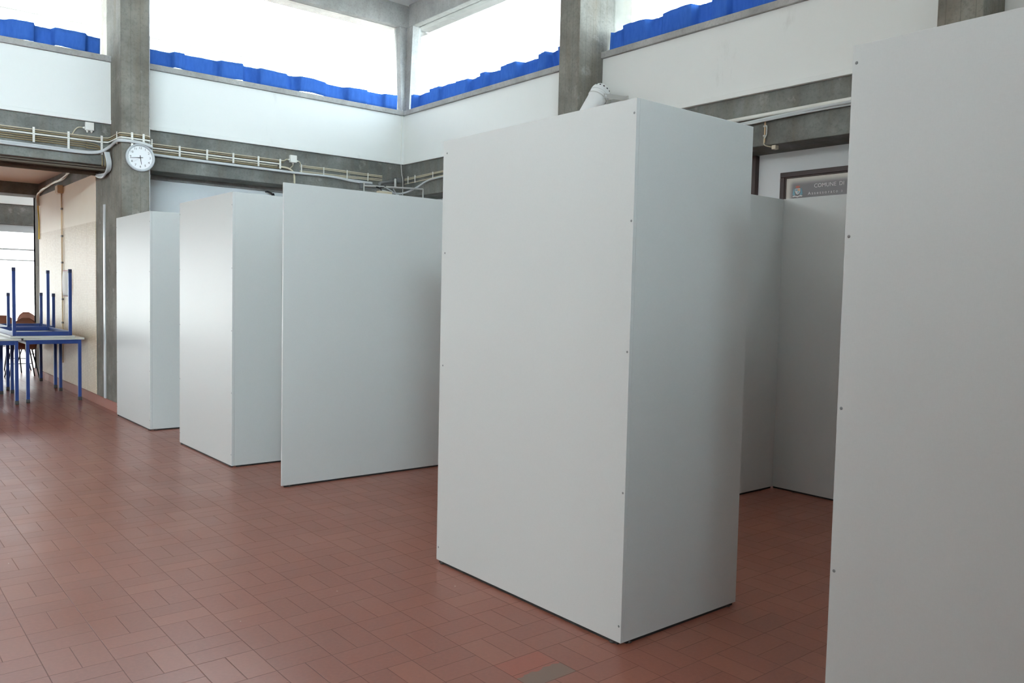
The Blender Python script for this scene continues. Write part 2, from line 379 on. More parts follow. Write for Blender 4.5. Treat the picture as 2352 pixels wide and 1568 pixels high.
struct('wall_corridor', B(2.45, 2.6, YT0, YT1, 0, 2.76), M['mosaic'], 'beige mosaic-tiled wall of the corridor with a cream upper part', 'wall')
struct('beam_corridor', B(2.445, 2.75, YW+.43, YH0-.4, 2.745, 2.95), M['beam'], 'concrete beam along the top of the beige tiled wall', 'beam', bevel=.006)
struct('column_corridor', B(2.455, 2.74, YW+.43, YT0, 0, 2.75).box(2.47, 2.74, YW+.3, YW+.44, 0, 2.75), M['col'], 'board-marked concrete pier between the clock column and the beige tiles', 'column', bevel=.006)
struct('column_corridor_end', B(2.45, 2.74, YT1, YH0-.0, 0, 2.76), M['col'], 'pale concrete column at the far end of the tiled wall', 'column', bevel=.006)
struct('wall_corridor_left', B(XF-.12, XF, YW+.43, YH0, 0, 3.1), M['white'], 'plain white end wall of the corridor', 'wall')
struct('baseboard_corridor', B(2.432, 2.45, 9.7, YH0-.0, 0, .098).box(2.436, 2.45, 9.7, YH0, .098, .104), M['base'], 'brick-red tile skirting along the corridor wall', 'skirting')
struct('trim_1', B(2.438, 2.4545, YW+.255, YW+.315, .1, 2.35), M['alu'], 'thin shiny metal strip in the joint of the concrete pier', 'strip')
struct('trim_2', B(XF, 2.44, YW+.10, YW+.42, 2.742, ZB+.001).tube([(XF, YW+.16, 2.732), (2.43, YW+.16, 2.732)], .02, 12).tube([(XF, YW+.50, 2.724), (2.43, YW+.50, 2.724)], .03, 12).box(XF, 2.44, YW+.4305, YW+.56, 2.735, 2.95), M['track'], 'dark brown metal rail under the beam of the corridor opening', 'rail')
struct('trim_5', B(cxr, cxr+.011, YW-.413, YW-.39, 0, ZR), M['sill'], 'thin pale vertical strip on the right edge of the clock column', 'strip')
struct('trim_3', SL.bx(MB(), 2.74, XW, .40, .435, ZB-.055, ZB), M['sill'], 'cream ledge at the top of the wall under the beam', 'ledge')
# right wall: pier and dark wooden post left of the poster
struct('trim_4', B(XW+.37, XW+.43, 4.555, 4.59, 0, ZB-.005), M['brown'], 'dark brown wooden post at the edge of the white wall by the poster', 'post')
struct('column_right_pier', B(XW+.38, XW+.45, 4.59, 4.95, 0, ZB-.002), M['col'], 'grey concrete pier beside the dark wooden post', 'pier')

# ------------------------------------------------------------------ curtains on the sills
def curtain(S, u0, u1, seed, label, zb=ZT+.004, h=.20):
    rnd = random.Random(seed); u = u0; near = rnd.random() < .5; prof = []
    d = rnd.uniform(.02, .04) if near else rnd.uniform(.09, .13)
    while u < u1:
        L = rnd.uniform(.14, .42); wv = rnd.uniform(.02, .07)
        dn = rnd.uniform(.015, .045) if near else rnd.uniform(.085, .13)
        for k in range(5): prof.append((u + wv*k/4, d + (dn-d)*(3*(k/4)**2 - 2*(k/4)**3)))
        slope = rnd.uniform(-.02, .02)
        n = 6
        for k in range(1, n): prof.append((u + wv + (L-wv)*k/n, dn + slope*k/n + .006*math.sin(k*2.1+seed)))
        d = dn + slope; u += L; near = not near
    prof = [p for p in prof if p[0] <= u1]
    mb = MB(); vs = []; nz = 4
    for i, (uu, dd) in enumerate(prof):
        lift = .012*max(0, math.sin(uu*3.1+seed)) + .012*max(0, math.sin(uu*7.3+seed*2))
        for k in range(nz+1):
            vs.append(S.P(uu, dd + .004*k*math.sin(uu*9+seed), zb + lift*(1-k/nz*.6) + h*k/nz + .008*math.sin(uu*2.3+seed)*k/nz))
    fs = [(i*(nz+1)+k, (i+1)*(nz+1)+k, (i+1)*(nz+1)+k+1, i*(nz+1)+k+1) for i in range(len(prof)-1) for k in range(nz)]
    o = mb.add(vs, fs, True).build('curtain', M['cloth'])
    so = o.modifiers.new('thick', 'SOLIDIFY'); so.thickness = .002
    return tag(o, label, 'curtain', 'blue curtain strips on the window sills')
curtain(SL, -1.05, 2.40, 3, 'gathered blue curtain strip on the sill left of the clock column', h=.195)
curtain(SL, 2.76, 6.22, 5, 'blue curtain strip on the sill between the clock column and the corner')
curtain(SR, 6.54, 10.02, 11, 'blue curtain strip on the sill between the corner and the floodlight column', h=.205)
curtain(SR, 2.67, 6.20, 8, 'blue curtain strip on the sill right of the floodlight column', h=.215)

# ------------------------------------------------------------------ display partitions
G, TH = .012, .018
def screw(parent, p, n):                                  # small dark screw head sunk in a panel
    MB().lathe(Vector(p) + Vector(n)*.0002, n, [(0, .0012), (.0028, .0012), (.0046, .0004), (.005, 0)], 10).build('screw', M['steel'], parent)
def foot(parent, x, y):
    MB().lathe((x, y, 0), (0,0,1), [(0, 0), (.012, 0), (.012, .005), (.006, .006), (.006, G+.003), (0, G+.003)], 12).build('foot', M['rubber'], parent)
def panel_y(t, name, x, y0, y1, H):                      # panel along y; dark strip below stands in for the shadow in the gap
    B(x, x+TH, y0, y1, G, H).build(name, M['panel'], t, .0012); B(x+.004, x+TH-.002, y0+.02, y1-.02, .0005, G).build('gap_shade_strip', M['dark'], t)
def panel_x(t, name, x0, x1, y, H):  # panel along x, with the same dark strip as gap shadow
    B(x0, x1, y, y+TH, G, H).build(name, M['panel'], t, .0012); B(x0+.02, x1-.02, y+.004, y+TH-.002, .0005, G).build('gap_shade_strip', M['dark'], t)
def partition(label, x, y0, y1, H, x1=None, yside=None, extra=()):
    """panel facing the left side of the hall (x plane) with a return panel (y plane)"""
    t = thing('display_partition', (x, y0, 0), label, 'partition', 'pale grey exhibition partitions')
    if y1 is not None:
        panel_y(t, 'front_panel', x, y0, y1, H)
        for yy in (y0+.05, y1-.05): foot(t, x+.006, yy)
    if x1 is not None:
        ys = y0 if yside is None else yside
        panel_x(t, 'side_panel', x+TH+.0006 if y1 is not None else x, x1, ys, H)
        for xx in (x+.06, x1-.05): foot(t, xx, ys+.009)
    return t
def post_rear(t, x, y, H): B(x, x+.04, y, y+.04, G, H-.03).build('corner_post', M['panel'], t, .001)
# the big one in the middle
b4 = partition('largest pale grey box-like partition in the middle, corner towards the camera', 2.427, 2.207, 3.52, 2.182, 3.201)
post_rear(b4, 2.446, 2.226, 2.182)
for u, v in ((1457,259),(1450,507),(1440.5,808),(1430.5,1132),(1421,1438),(1027,352),(1022,581),(1017,839),(1007,1256)):
    p = on(0, u, v, 2.427); p.y = min(max(p.y, 2.218), 3.508); screw(b4, p, (-1,0,0))
b3 = partition('single flat partition end-on between the two left boxes and the big box', 2.45, 5.503, None, 2.158, 5.05)
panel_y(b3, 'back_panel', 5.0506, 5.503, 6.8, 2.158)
b2 = partition('second partition box from the left, between the far box and the flat partition', 2.41, 6.353, 7.614, 2.16, 3.72)
b1 = partition('smallest, leftmost partition box standing against the clock column', 2.39, 8.44, 9.66, 2.146, 3.70)
for t, x, y0, y1, H in ((b2, 2.41, 6.353, 7.614, 2.16), (b1, 2.39, 8.44, 9.66, 2.146)):
    post_rear(t, x+.019, y0+.019, H)
    for k in range(5):
        z = .1 + (H-.2)*k/4
        screw(t, (x, y0+.012, z), (-1,0,0)); screw(t, (x, y1-.012, z), (-1,0,0))
b5 = partition('nearest partition at the right edge of the photo, cut off by the frame', 2.371, -.02, 1.297, 2.170)
panel_x(b5, 'side_panel', 2.371+TH+.0006, 5.0, -.02, 2.17)  # out-of-view return panel, added to darken the floor beyond it
B(2.371+TH, 2.371+TH+.04, 1.25, 1.29, G, 2.14).build('corner_post', M['panel'], b5, .001)
for u, v in ((1965,145),(1947,543),(1929,937),(1913,1310)):
    p = on(0, u, v, 2.371); screw(b5, (2.371, 1.284, p.z), (-1,0,0))
# the booth corner seen between the big box and the right-hand partition
bb = thing('display_partition', (5.457, 3.475, 0), 'inner corner of a partition booth seen in the gap below the framed poster', 'partition', 'pale grey exhibition partitions')
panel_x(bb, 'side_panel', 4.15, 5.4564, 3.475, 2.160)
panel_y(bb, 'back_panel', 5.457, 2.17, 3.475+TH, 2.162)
panel_y(bb, 'back_panel', 5.457, .85, 2.1695, 2.162)  # hidden extra panel, added to keep light from the right off the floor
for x, y in ((4.3, 3.484), (5.3, 3.484), (5.466, 3.3), (5.466, 2.3)): foot(bb, x, y)
# unseen row added left of the camera to shade the nearest right-hand partition
for k, yy in enumerate((-3.3, -1.55, .2)):
    t = partition(('far', 'middle', 'near')[k] + ' unseen partition of the row added left of the camera to block light', -.85, yy, yy+1.31, 2.165)
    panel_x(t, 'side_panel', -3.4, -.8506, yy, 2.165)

# ------------------------------------------------------------------ conduits, cables, brackets on the beam
yb = YW + .02                                             # front plane of the beam
def pipe(name, pts, r, mat, label, cat, group=None, n=8):
    return tag(MB().tube(pts, r, n).build(name, M[mat]), label, cat, group)
cx0, cx1, cy = XC[2], XC[2] + .29, YW - .415              # clock column
def around(zl, zc, zr, off, xl=-1.05, xr=5.9, ze=None):
    y = yb - off
    return [(xl, y, zl), (cx0-.12, y, zl), (cx0-.03, y-.01, (zl+zc)/2), (cx0-off, y-.06, zc), (cx0-off, cy+.02, zc), (cx0-off+.012, cy-off+.004, zc), (cx0+.04, cy-off, zc),
            (cx1-.03, cy-off, zc), (cx1+off-.01, cy-off+.006, zc-.002), (cx1+off, cy+.03, zc-.004), (cx1+off, y-.05, (zc+zr)/2), (cx1+.05, y, zr), (xr, y, zr if ze is None else ze)]
gP = 'conduits along the beam of the clock wall'
pipe('conduit', around(3.058, 3.072, 3.066, .012, xr=4.52), .0072, 'cream', 'topmost cream conduit along the clock wall beam, bending round the clock column', 'conduit', gP)
pipe('conduit', around(3.036, 3.050, 3.044, .013, xr=4.5), .0072, 'khaki', 'second, khaki conduit from the top, bending round the clock column', 'conduit', gP)
pipe('conduit', around(3.012, 3.024, 3.018, .015, xr=4.45), .0095, 'whitep', 'thicker whitish conduit, third from the top, bending round the clock column', 'conduit', gP)
for k, z in enumerate((2.987, 2.964, 2.941)):
    y = yb - .013; xe = 2.32 + .03*k
    pipe('conduit', spline([(-1.05, y, z), (1.9, y, z), (2.2, y, z-.004*k), (xe, y, z-.02), (xe+.035, y-.004, z-.09), (xe+.04, y-.006, 2.80), (xe+.04, yb-.005, 2.752-.004*k)], 5), .0072, 'khaki',
         ('fourth', 'fifth', 'sixth')[k] + ' khaki conduit from the top, turning down left of the clock column', 'conduit', gP)
for k, z in enumerate((2.992, 2.969)):
    y = yb - .013
    pipe('conduit', [(cx1+.03, y, z), (4.42+.03*k, y, z-.003)], .0075, ('cream', 'khaki')[k], ('upper cream', 'lower khaki')[k] + ' conduit right of the clock column, ending by the square junction box', 'conduit', gP)
y = yb - .013
for k, (z, za) in enumerate(((3.034, 3.03), (3.016, 3.012), (2.962, 2.985), (2.945, 2.965))):
    pipe('conduit', spline([(4.72, y, z), (5.2, y, z+.002), (5.6, y, (z+za)/2), (5.95, y, za)], 4), .007, 'cream', ('topmost', 'second', 'third', 'lowest')[k] + ' short conduit between the square junction box and the corner', 'conduit', gP)
# beige drop behind the flat partition
pipe('conduit_drop', spline([(4.44, yb-.016, 2.985), (4.56, yb-.018, 2.975), (4.63, yb-.02, 2.93), (4.645, yb-.02, 2.85), (4.645, yb-.02, 2.66)], 6), .014, 'cream', 'thick beige conduit bending down behind the flat partition', 'conduit')
# grey cables
gG = 'grey cables under the conduits'
for k in range(2):
    o = .03 + .006*k; y = yb - o; dz = -.021*k
    pts = [(-1.05, y, 2.905+dz), (.6, y, 2.898+dz), (1.7, y, 2.892+dz), (2.15, y, 2.885+dz*.8), (2.33, y-.01, 2.905+dz*.6), (2.415, y-.09, 2.965+dz*.5), (cx0-.03, cy+.12, 2.99+dz*.6), (cx0-.02, cy-.01, 2.995+dz*.6),
           (cx0+.07, cy-o, 2.996+dz*.6), (cx0+.2, cy-o, 2.99+dz*.6), (cx1+.015, cy-o, 2.965+dz*.6), (cx1+.035, cy+.1, 2.955+dz*.6), (cx1+.05, y-.06, 2.945+dz*.6), (cx1+.2, y, 2.945+dz*.5), (3.6, y, 2.938+dz*.5), (4.6, y, 2.932+dz*.4), (5.15, y, 2.938+dz*.4), (5.45, y-.02, 2.918+dz*.8), (5.75, y-.06, 2.905+dz)]
    pipe('cable', spline(pts, 5), .013 - .002*k, 'grey', ('upper thick', 'lower thin')[k] + ' grey cable slung under the conduits of the clock wall', 'cable', gG)
# slotted brackets that hold the conduits
def bracket(p, z0, z1, axis, label, wd=.022):
    x, y = p
    mb = MB()
    if axis == 'y': mb.box(x-wd/2, x+wd/2, y-.006, y+.0, z0, z1); sl = lambda z: (x-.004, x+.004, y-.0068, y-.0055, z-.004, z+.004)
    else: mb.box(x-.006, x, y-wd/2, y+wd/2, z0, z1); sl = lambda z: (x-.0068, x-.0055, y-.004, y+.004, z-.004, z+.004)
    o = mb.build('cable_bracket', M['whitep'], None, .001)
    tag(o, label, 'bracket', 'cable brackets on the beams')
    s = MB(); n = int((z1-z0)/.02)
    for k in range(n): s.box(*sl(z0+.012+k*.02))
    s.build('slot', M['galv'], o)
    return o
for i, (x, z0, z1) in enumerate(((1.687, 2.922, 3.082), (2.02, 2.884, 3.082), (2.352, 2.874, 3.082))):
    bracket((x, yb-.027), z0, z1, 'y', ('leftmost', 'middle', 'rightmost') [i] + ' slotted cable bracket left of the clock column')
bracket((cx0-.024, cy+.06), 2.955, 3.09, 'x', 'cable bracket on the left face of the clock column')
bracket((cx0+.105, cy-.028), 2.94, 3.088, 'y', 'left cable bracket above the clock on the column')
bracket((cx0+.225, cy-.028), 2.975, 3.085, 'y', 'right cable bracket above the clock on the column')
bracket((cx1+.035, cy+.02), 2.90, 3.05, 'y', 'cable bracket at the right edge of the clock column', .012)
for i, x in enumerate((3.198, 3.52, 3.84, 4.16, 4.447)):
    bracket((x, yb-.027), 2.957, 3.08, 'y', ('first', 'second', 'third', 'fourth', 'fifth')[i] + ' slotted cable bracket right of the clock column')
for i, x in enumerate((4.74, 5.055, 5.40, 5.72)):
    bracket((x, yb-.023), 2.937, 3.046, 'y', ('first', 'second', 'third', 'fourth')[i] + ' small cable clip between the square junction box and the corner', .014)
# junction boxes
def jbox(x, y, z, w_, h_, label, glands):
    t = thing('junction_box', (x, y, z), label, 'junction box')
    B(x-w_/2, x+w_/2, y-.045, y, z-h_/2, z+h_/2).build('body', M['whitep'], t, .004)
    B(x-w_/2+.003, x+w_/2-.003, y-.052, y-.0455, z-h_/2+.003, z+h_/2-.003).build('lid', M['whitep'], t, .003)
    for gx, gz, ax in glands:
        MB().lathe((x+gx, y-.022, z+gz), ax, [(0, 0), (.012, 0), (.012, .012), (.008, .014), (.008, .024), (0, .024)], 12).build('gland', M['whitep'], t)
    return t
jbox(2.229, yb, 3.166, .088, .088, 'white square junction box on the beam left of the clock column', [(-.044, -.02, (-1,0,0)), (-.022, -.044, (0,0,-1)), (.022, -.044, (0,0,-1))])
pipe('cable', spline([(2.162, yb-.022, 3.146), (2.12, yb-.022, 3.142), (2.085, yb-.02, 3.11), (2.06, yb-.015, 3.062)], 6), .0065, 'cream', 'short cream cable looping from the left junction box to the conduits', 'cable')
jbox(4.622, yb, 3.102, .092, .095, 'white square junction box on the beam above the flat partition', [(-.046, -.015, (-1,0,0)), (.046, -.02, (1,0,0)), (.0, -.047, (0,0,-1))])
pipe('cable', spline([(4.553, yb-.022, 3.087), (4.53, yb-.022, 3.085), (4.50, yb-.018, 3.065), (4.46, yb-.013, 3.062)], 6), .007, 'cream', 'short cream cable left of the square junction box above the flat partition', 'cable')
pipe('cable', spline([(4.69, yb-.022, 3.082), (4.715, yb-.022, 3.075), (4.73, yb-.02, 3.045), (4.745, yb-.014, 3.03)], 6), .0065, 'cream', 'short cream cable right of the square junction box above the flat partition', 'cable')
pipe('cable', spline([(4.622, yb-.022, 3.03), (4.622, yb-.022, 3.02), (4.60, yb-.02, 2.995), (4.58, yb-.016, 2.975)], 5), .0065, 'cream', 'short cream cable below the square junction box above the flat partition', 'cable')

# right wall runs
xb = XW + .02
for k, (z0, z1) in enumerate(((3.032, 3.045), (3.014, 3.03), (2.962, 2.985))):
    pipe('conduit', spline([(xb-.013, 10.09, z0-.012), (xb-.013, 9.6, z0), (xb-.013, 8.9, z1), (xb-.013, 6.54, z1+.004)], 4), .007, 'cream', ('top', 'middle', 'lowest')[k] + ' conduit on the right wall beam just right of the corner', 'conduit', 'conduits on the right wall beam')
for k, yy in enumerate((9.98, 9.80, 9.36, 9.10, 8.86)):
    bracket((xb-.023, yy), 2.945, 3.05, 'x', ('first', 'second', 'third', 'fourth', 'fifth')[k] + ' cable clip right of the corner on the right wall beam', .014)
pipe('cable', spline([(6.28, 6.54, 2.975), (6.28, 8.8, 2.962), (6.27, 9.25, 2.955), (6.25, 9.45, 2.93), (6.2, 9.6, 2.86), (6.1, 9.7, 2.79), (5.95, 9.72, 2.755), (5.7, 9.7, 2.77)], 6), .012, 'grey', 'grey cable leaving the right wall beam and drooping towards the corner frame', 'cable', gG)
pipe('conduit', [(xb-.02, 2.67, 3.030), (xb-.02, 6.2, 3.012)], .019, 'whitep', 'thick white conduit on the beam above the framed poster', 'conduit')
pipe('cable', spline([(xb-.045, 2.67, 3.0), (xb-.04, 3.6, 3.0), (xb-.04, 4.2, 2.985), (xb-.04, 4.6, 2.972), (xb-.04, 6.2, 2.965)], 5), .012, 'grey', 'grey cable just under the white conduit above the framed poster', 'cable', gG)
pipe('cable', spline([(xb-.03, 2.67, 2.978), (xb-.03, 3.6, 2.982), (xb-.05, 4.0, 2.972), (xb-.055, 4.5, 2.958), (xb-.04, 5.0, 2.985), (xb-.05, 6.2, 2.99)], 5), .009, 'grey', 'thinner loose grey cable sagging below the white conduit above the poster', 'cable', gG)
# small wired drop with two clamps near the poster
t = thing('wired_drop', (xb, 4.227, 2.95), 'thin rusty pipe with two clamps and a white wire loop hanging above the white wall', 'pipe')
MB().tube([(xb-.009, 4.227, 2.99), (xb-.009, 4.227, 2.785)], .007).build('pipe', M['tan'], t)
for z in (2.926, 2.843): MB().lathe((xb-.012, 4.227, z-.007), (0,0,1), [(0,0),(.013,0),(.015,.007),(.013,.014),(0,.014)], 10).build('clamp', M['galv'], t)
MB().tube(spline([(xb-.014, 4.222, 2.93), (xb-.018, 4.206, 2.928), (xb-.018, 4.203, 2.905), (xb-.018, 4.204, 2.855), (xb-.014, 4.215, 2.835), (xb-.012, 4.224, 2.822)], 5), .004).build('wire', M['whitep'], t)
MB().tube(spline([(xb-.012, 4.227, 2.84), (xb-.012, 4.232, 2.79), (xb+.0, 4.228, 2.765), (xb+.02, 4.19, 2.75), (xb+.05, 4.16, 2.744)], 5), .005).build('wire', M['cream'], t)
B(xb+.02, xb+.07, 4.135, 4.175, 2.726, 2.7605).build('connector', M['beige'], t, .003)
# corner wire and bracket frame
pipe('cable', spline([(XW-.03, YW-.005, 3.98), (XW-.04, YW-.012, 3.9), (XW-.045, YW-.006, 3.7), (XW-.045, YW-.006, 3.28), (XW-.05, YW-.018, 3.21), (XW-.02, YW+.01, 3.1), (XW+.0, YW+.012, 3.0), (XW+.0, YW+.01, 2.8)], 5), .005, 'whitep', 'thin white cable running down the room corner below the high windows', 'cable')
t = thing('wall_bracket', (6.1, 9.95, 2.9), 'grey steel bracket arm and frame in the corner above the flat partition', 'bracket')
MB().tube([(6.2, 10.1, 2.985), (5.62, 9.62, 2.845)], .026, 4).build('arm', M['steel'], t)
B(6.12, 6.2, 10.02, 10.12, 2.955, 3.02).build('wall_plate', M['steel'], t, .003)
MB().tube([(5.86, 9.62, 2.935), (5.86, 9.62, 2.83)], .018, 4).build('post', M['galv'], t)
MB().tube([(5.37, 9.6, 2.792), (6.31-.02, 9.6, 2.838)], .013, 4).build('crossbar', M['galv'], t)
MB().tube([(6.29, 9.6, 2.842), (6.29, 9.6, 2.5)], .012, 4).build('upright', M['galv'], t)
MB().tube([(5.375, 9.6, 2.83), (5.375, 9.6, 2.45)], .010, 4).build('upright', M['galv'], t)
B(5.36, 5.60, 9.66, 9.70, 2.76, 2.835).build('rear_plate', M['steel'], t, .002)
MB().tube(spline([(5.55, 9.6, 2.80), (5.60, 9.59, 2.785), (5.65, 9.6, 2.80), (5.70, 9.6, 2.815)], 4), .011, 6).build('clamp', M['black'], t)
B(5.55, 5.74, 9.50, 9.585, 2.68, 2.74).build('lamp_head', M['beige'], t, .004)['label'] = 'small beige lamp head clamped under the frame'
MB().tube([(5.62, 9.575, 2.735), (5.62, 9.595, 2.80)], .008).build('lamp_stem', M['black'], t)
pipe('cable', spline([(5.72, 9.62, 2.80), (5.80, 9.6, 2.76), (5.92, 9.6, 2.70), (6.05, 9.62, 2.68)], 5), .007, 'grey', 'left of two white wires hanging under the steel bracket in the corner', 'cable')
pipe('cable', spline([(5.84, 9.64, 2.80), (5.90, 9.66, 2.75), (6.0, 9.66, 2.70), (6.14, 9.66, 2.68)], 5), .007, 'grey', 'right of two white wires hanging under the steel bracket in the corner', 'cable')
pipe('wall_hook', spline([(4.44, YW+.42, 2.70), (4.44, YW+.36, 2.695), (4.47, YW+.32, 2.672), (4.50, YW+.33, 2.645), (4.53, YW+.37, 2.65), (4.535, YW+.4, 2.68)], 5), .012, 'black', 'small black hook on the wall under the beam, left of the flat partition', 'hook')

# ------------------------------------------------------------------ wall clock
cc = Vector((2.642, cy, 2.826)); r = .152; N = (0,-1,0)
t = thing('wall_clock', cc, 'round white wall clock with silver rim on the concrete column, showing quarter to six', 'clock')
MB().lathe(cc, N, [(0, .002), (r-.012, .002), (r-.004, .006), (r, .018), (r-.001, .032), (r-.007, .040), (r-.014, .042), (r-.020, .038), (r-.023, .028), (r-.026, .024)], 56).build('rim', M['clock_rim'], t)
MB().lathe(cc, N, [(0, .024), (r-.022, .024)], 48, False).build('dial', M['dial'], t)
mb = MB()
for k in range(1, 13):
    a = math.pi/2 - 2*math.pi*k/12; rr = r*.665
    q = text_mb(str(k), .033, (cc.x + rr*math.cos(a), cc.y-.0245, cc.z + rr*math.sin(a)-.0125), (1,0,0), (0,0,1), N, .0004, 1, 'CENTER'); mb.add(q.v, q.f)
for k in range(60):
    a = 2*math.pi*k/60; r0, r1, wd = r*.80, r*(.83 if k % 5 else .84), .0006 if k % 5 else .0012
    c_, s_ = math.cos(a), math.sin(a)
    mb.add([(cc.x+r0*c_-wd*s_, cc.y-.0248, cc.z+r0*s_+wd*c_), (cc.x+r0*c_+wd*s_, cc.y-.0248, cc.z+r0*s_-wd*c_), (cc.x+r1*c_+wd*s_, cc.y-.0248, cc.z+r1*s_-wd*c_), (cc.x+r1*c_-wd*s_, cc.y-.0248, cc.z+r1*s_+wd*c_)], [(0,1,2,3)])
mb.build('numerals', M['dark'], t)
def hand(name, ang, L, tail, wd, off, mat):
    a = math.pi/2 - math.radians(ang); c_, s_ = math.cos(a), math.sin(a); d0, d1 = cc.y-off, cc.y-off-.0015
    f = lambda l, s, d: (cc.x + l*c_ - s*s_, d, cc.z + l*s_ + s*c_)
    MB().add([f(-tail,-wd,d0), f(L,-wd*.6,d0), f(L,wd*.6,d0), f(-tail,wd,d0), f(-tail,-wd,d1), f(L,-wd*.6,d1), f(L,wd*.6,d1), f(-tail,wd,d1)],
             [(0,1,2,3),(7,6,5,4),(0,4,5,1),(1,5,6,2),(2,6,7,3),(3,7,4,0)]).build(name, M[mat], t)
hand('hour_hand', 172, .075, .024, .0034, .028, 'dark'); hand('minute_hand', 264, .108, .026, .0030, .031, 'dark'); hand('second_hand', 236, .09, .02, .0006, .034, 'steel')

# ------------------------------------------------------------------ floodlight on the right column
D = Vector((-.52, .08, -.85)).normalized(); top = on(0, 1378, 214, 6.0) 
t = thing('floodlight', top, 'white cylindrical floodlight with a perforated dome, beside the right concrete column', 'floodlight')
rl = .098
MB().lathe(top, D, [(rl*.98, .012), (rl, .014), (rl, .03), (rl*.96, .034), (rl*.96, .05), (rl*.99, .052), (rl*.99, .06), (rl*.95, .065), (rl*.95, .42), (rl*1.0, .43), (rl*1.0, .45), (rl*.9, .45)], 40).build('barrel', M['lamp'], t)
dome = [(rl*1.02, .012)] + [(rl*1.02*math.cos(a), -.095*math.sin(a)) for a in [i*math.pi/2/9 for i in range(10)]]
MB().lathe(top, D, dome, 40).build('dome', M['lamp'], t)
a1 = D.cross(Vector((0,0,1))).normalized(); b1 = D.cross(a1)
for k in range(14):
    w_ = 2*math.pi*k/14; e = a1*math.cos(w_) + b1*math.sin(w_); al = .42
    p = top + e*(rl*1.02*math.cos(al)) - D*(.095*math.sin(al)); nrm = (e*math.cos(al) - D*math.sin(al)).normalized()
    MB().lathe(p - nrm*.001, nrm, [(.0095, .001), (.0095, .0024), (0, .0026)], 10).build('vent_hole', M['dark'], t)
MB().lathe(top + D*.052, D, [(rl*1.0, 0), (rl*1.03, .002), (rl*1.03, .01), (rl*1.0, .012)], 40).build('clamp_ring', M['galv'], t)
mb = MB()                                                  # flat yoke back to the white band
for s in (-1, 1):
    p0 = top + D*.06 + Vector((0, s*(rl+.012), 0)); mb.add([p0+Vector((-.02, s*.002, -.022)), (XW-.002, p0.y, p0.z+.005), (XW-.002, p0.y, p0.z+.05), p0+Vector((-.02, s*.002, .022)),
      p0+Vector((-.02, s*.006, -.022)), (XW-.002, p0.y+s*.004, p0.z+.005), (XW-.002, p0.y+s*.004, p0.z+.05), p0+Vector((-.02, s*.006, .022))], [(0,1,2,3),(7,6,5,4),(0,4,5,1),(1,5,6,2),(2,6,7,3),(3,7,4,0)])
p0 = top + D*.06
mb.box(XW-.006, XW-.0005, p0.y-rl-.03, p0.y+rl+.03, p0.z, p0.z+.055)
mb.build('yoke', M['galv'], t)
for s in (-1, 1): MB().lathe(p0 + Vector((-.0, s*(rl+.016), 0)), (0, s, 0), [(0, .008), (.012, .008), (.014, .004), (.014, -.01)], 12).build('knob', M['lamp'], t)

# ------------------------------------------------------------------ framed poster
xp = XW + .43; y1, y0, z1, z0 = 4.31, 2.75, 2.575, 1.55
t = thing('framed_poster', (xp, y1, z1), 'dark brown framed poster reading COMUNE DI on the white wall', 'poster')
fw, ft = .045, .03
mb = MB()
for a in ((y0, y1, z1-fw, z1), (y0, y1, z0, z0+fw), (y1-fw, y1, z0+fw, z1-fw), (y0, y0+fw, z0+fw, z1-fw)): mb.box(xp-ft, xp-.001, *a)
mb.build('frame', M['brown'], t, .004)
mb = MB()
for a in ((y0+fw-.004, y1-fw+.004, z1-fw-.012, z1-fw+.002), (y1-fw-.012, y1-fw+.002, z0+fw, z1-fw)): mb.box(xp-ft+.008, xp-.002, *a)
mb.build('inner_moulding', M['brown'], t, .003)
n = NT('poster_print'); sx = n.n('ShaderNodeSeparateXYZ'); n.l(n.n('ShaderNodeTexCoord').outputs['Object'], sx.inputs[0])
sm = lambda q, a, b: n.math('SMOOTH_MIN', n.math('MAXIMUM', n.math('DIVIDE', n.math('SUBTRACT', q, a), b-a), 0.), 1.)
ky = sm(sx.outputs[1], -.085, -.125); kz = sm(sx.outputs[2], -.075, -.115); kz2 = sm(sx.outputs[2], -.62, -.56)
M['print'] = n.set(Base_Color=n.mix(n.math('MULTIPLY', n.math('MULTIPLY', ky, kz), kz2), rgb(214,210,200), rgb(120,116,118)), Roughness=.22, Specular_IOR_Level=.5)
pp = B(xp-.012, xp-.004, y0+fw, y1-fw, z0+fw, z1-fw); pp.v = [(a-xp, b-y1, c-z1) for a, b, c in pp.v]
o = pp.build('print', M['print']); o.parent = t
rt, up, nm = (0,-1,0), (0,0,1), (-1,0,0); xq = xp-.0122
for wd_, yy in (('COMUNE', 3.978), ('DI', 3.743)): text_mb(wd_, .049, (xq, yy, 2.407), rt, up, nm, .0004).build('title_lettering', M['silver'], t)
for wd_, yy in (('Assessorato', 4.033), ('a', 3.722)): text_mb(wd_, .038, (xq, yy, 2.350), rt, up, nm, .0004, 1.5).build('subtitle_lettering', M['silver'], t)
em = bpy.data.objects.new('emblem', None)
def flat(name, pts, mat, lift=.0):                          # thin shape on the print, pts in (right, up) about the emblem centre
    ec = (4.137, 2.404); vs = [(xq - lift, ec[0]-a, ec[1]+b) for a, b in pts]; vb = [(xq+.0015, ec[0]-a, ec[1]+b) for a, b in pts]; k = len(pts)
    return MB().add(vs + vb, [list(range(k)), list(range(2*k-1, k-1, -1))] + [(i, i+k, (i+1) % k + k, (i+1) % k) for i in range(k)])
e = flat('', [(-.026,.018),(.026,.018),(.026,-.008),(.016,-.026),(0,-.036),(-.016,-.026),(-.026,-.008)], 'silver', .0004).build('emblem', M['silver'], t)
M['e1'] = plain('crest_blue', rgb(120,165,180), .5); M['e2'] = plain('crest_ochre', rgb(206,160,120), .5); M['e3'] = plain('crest_red', rgb(190,96,76), .5)
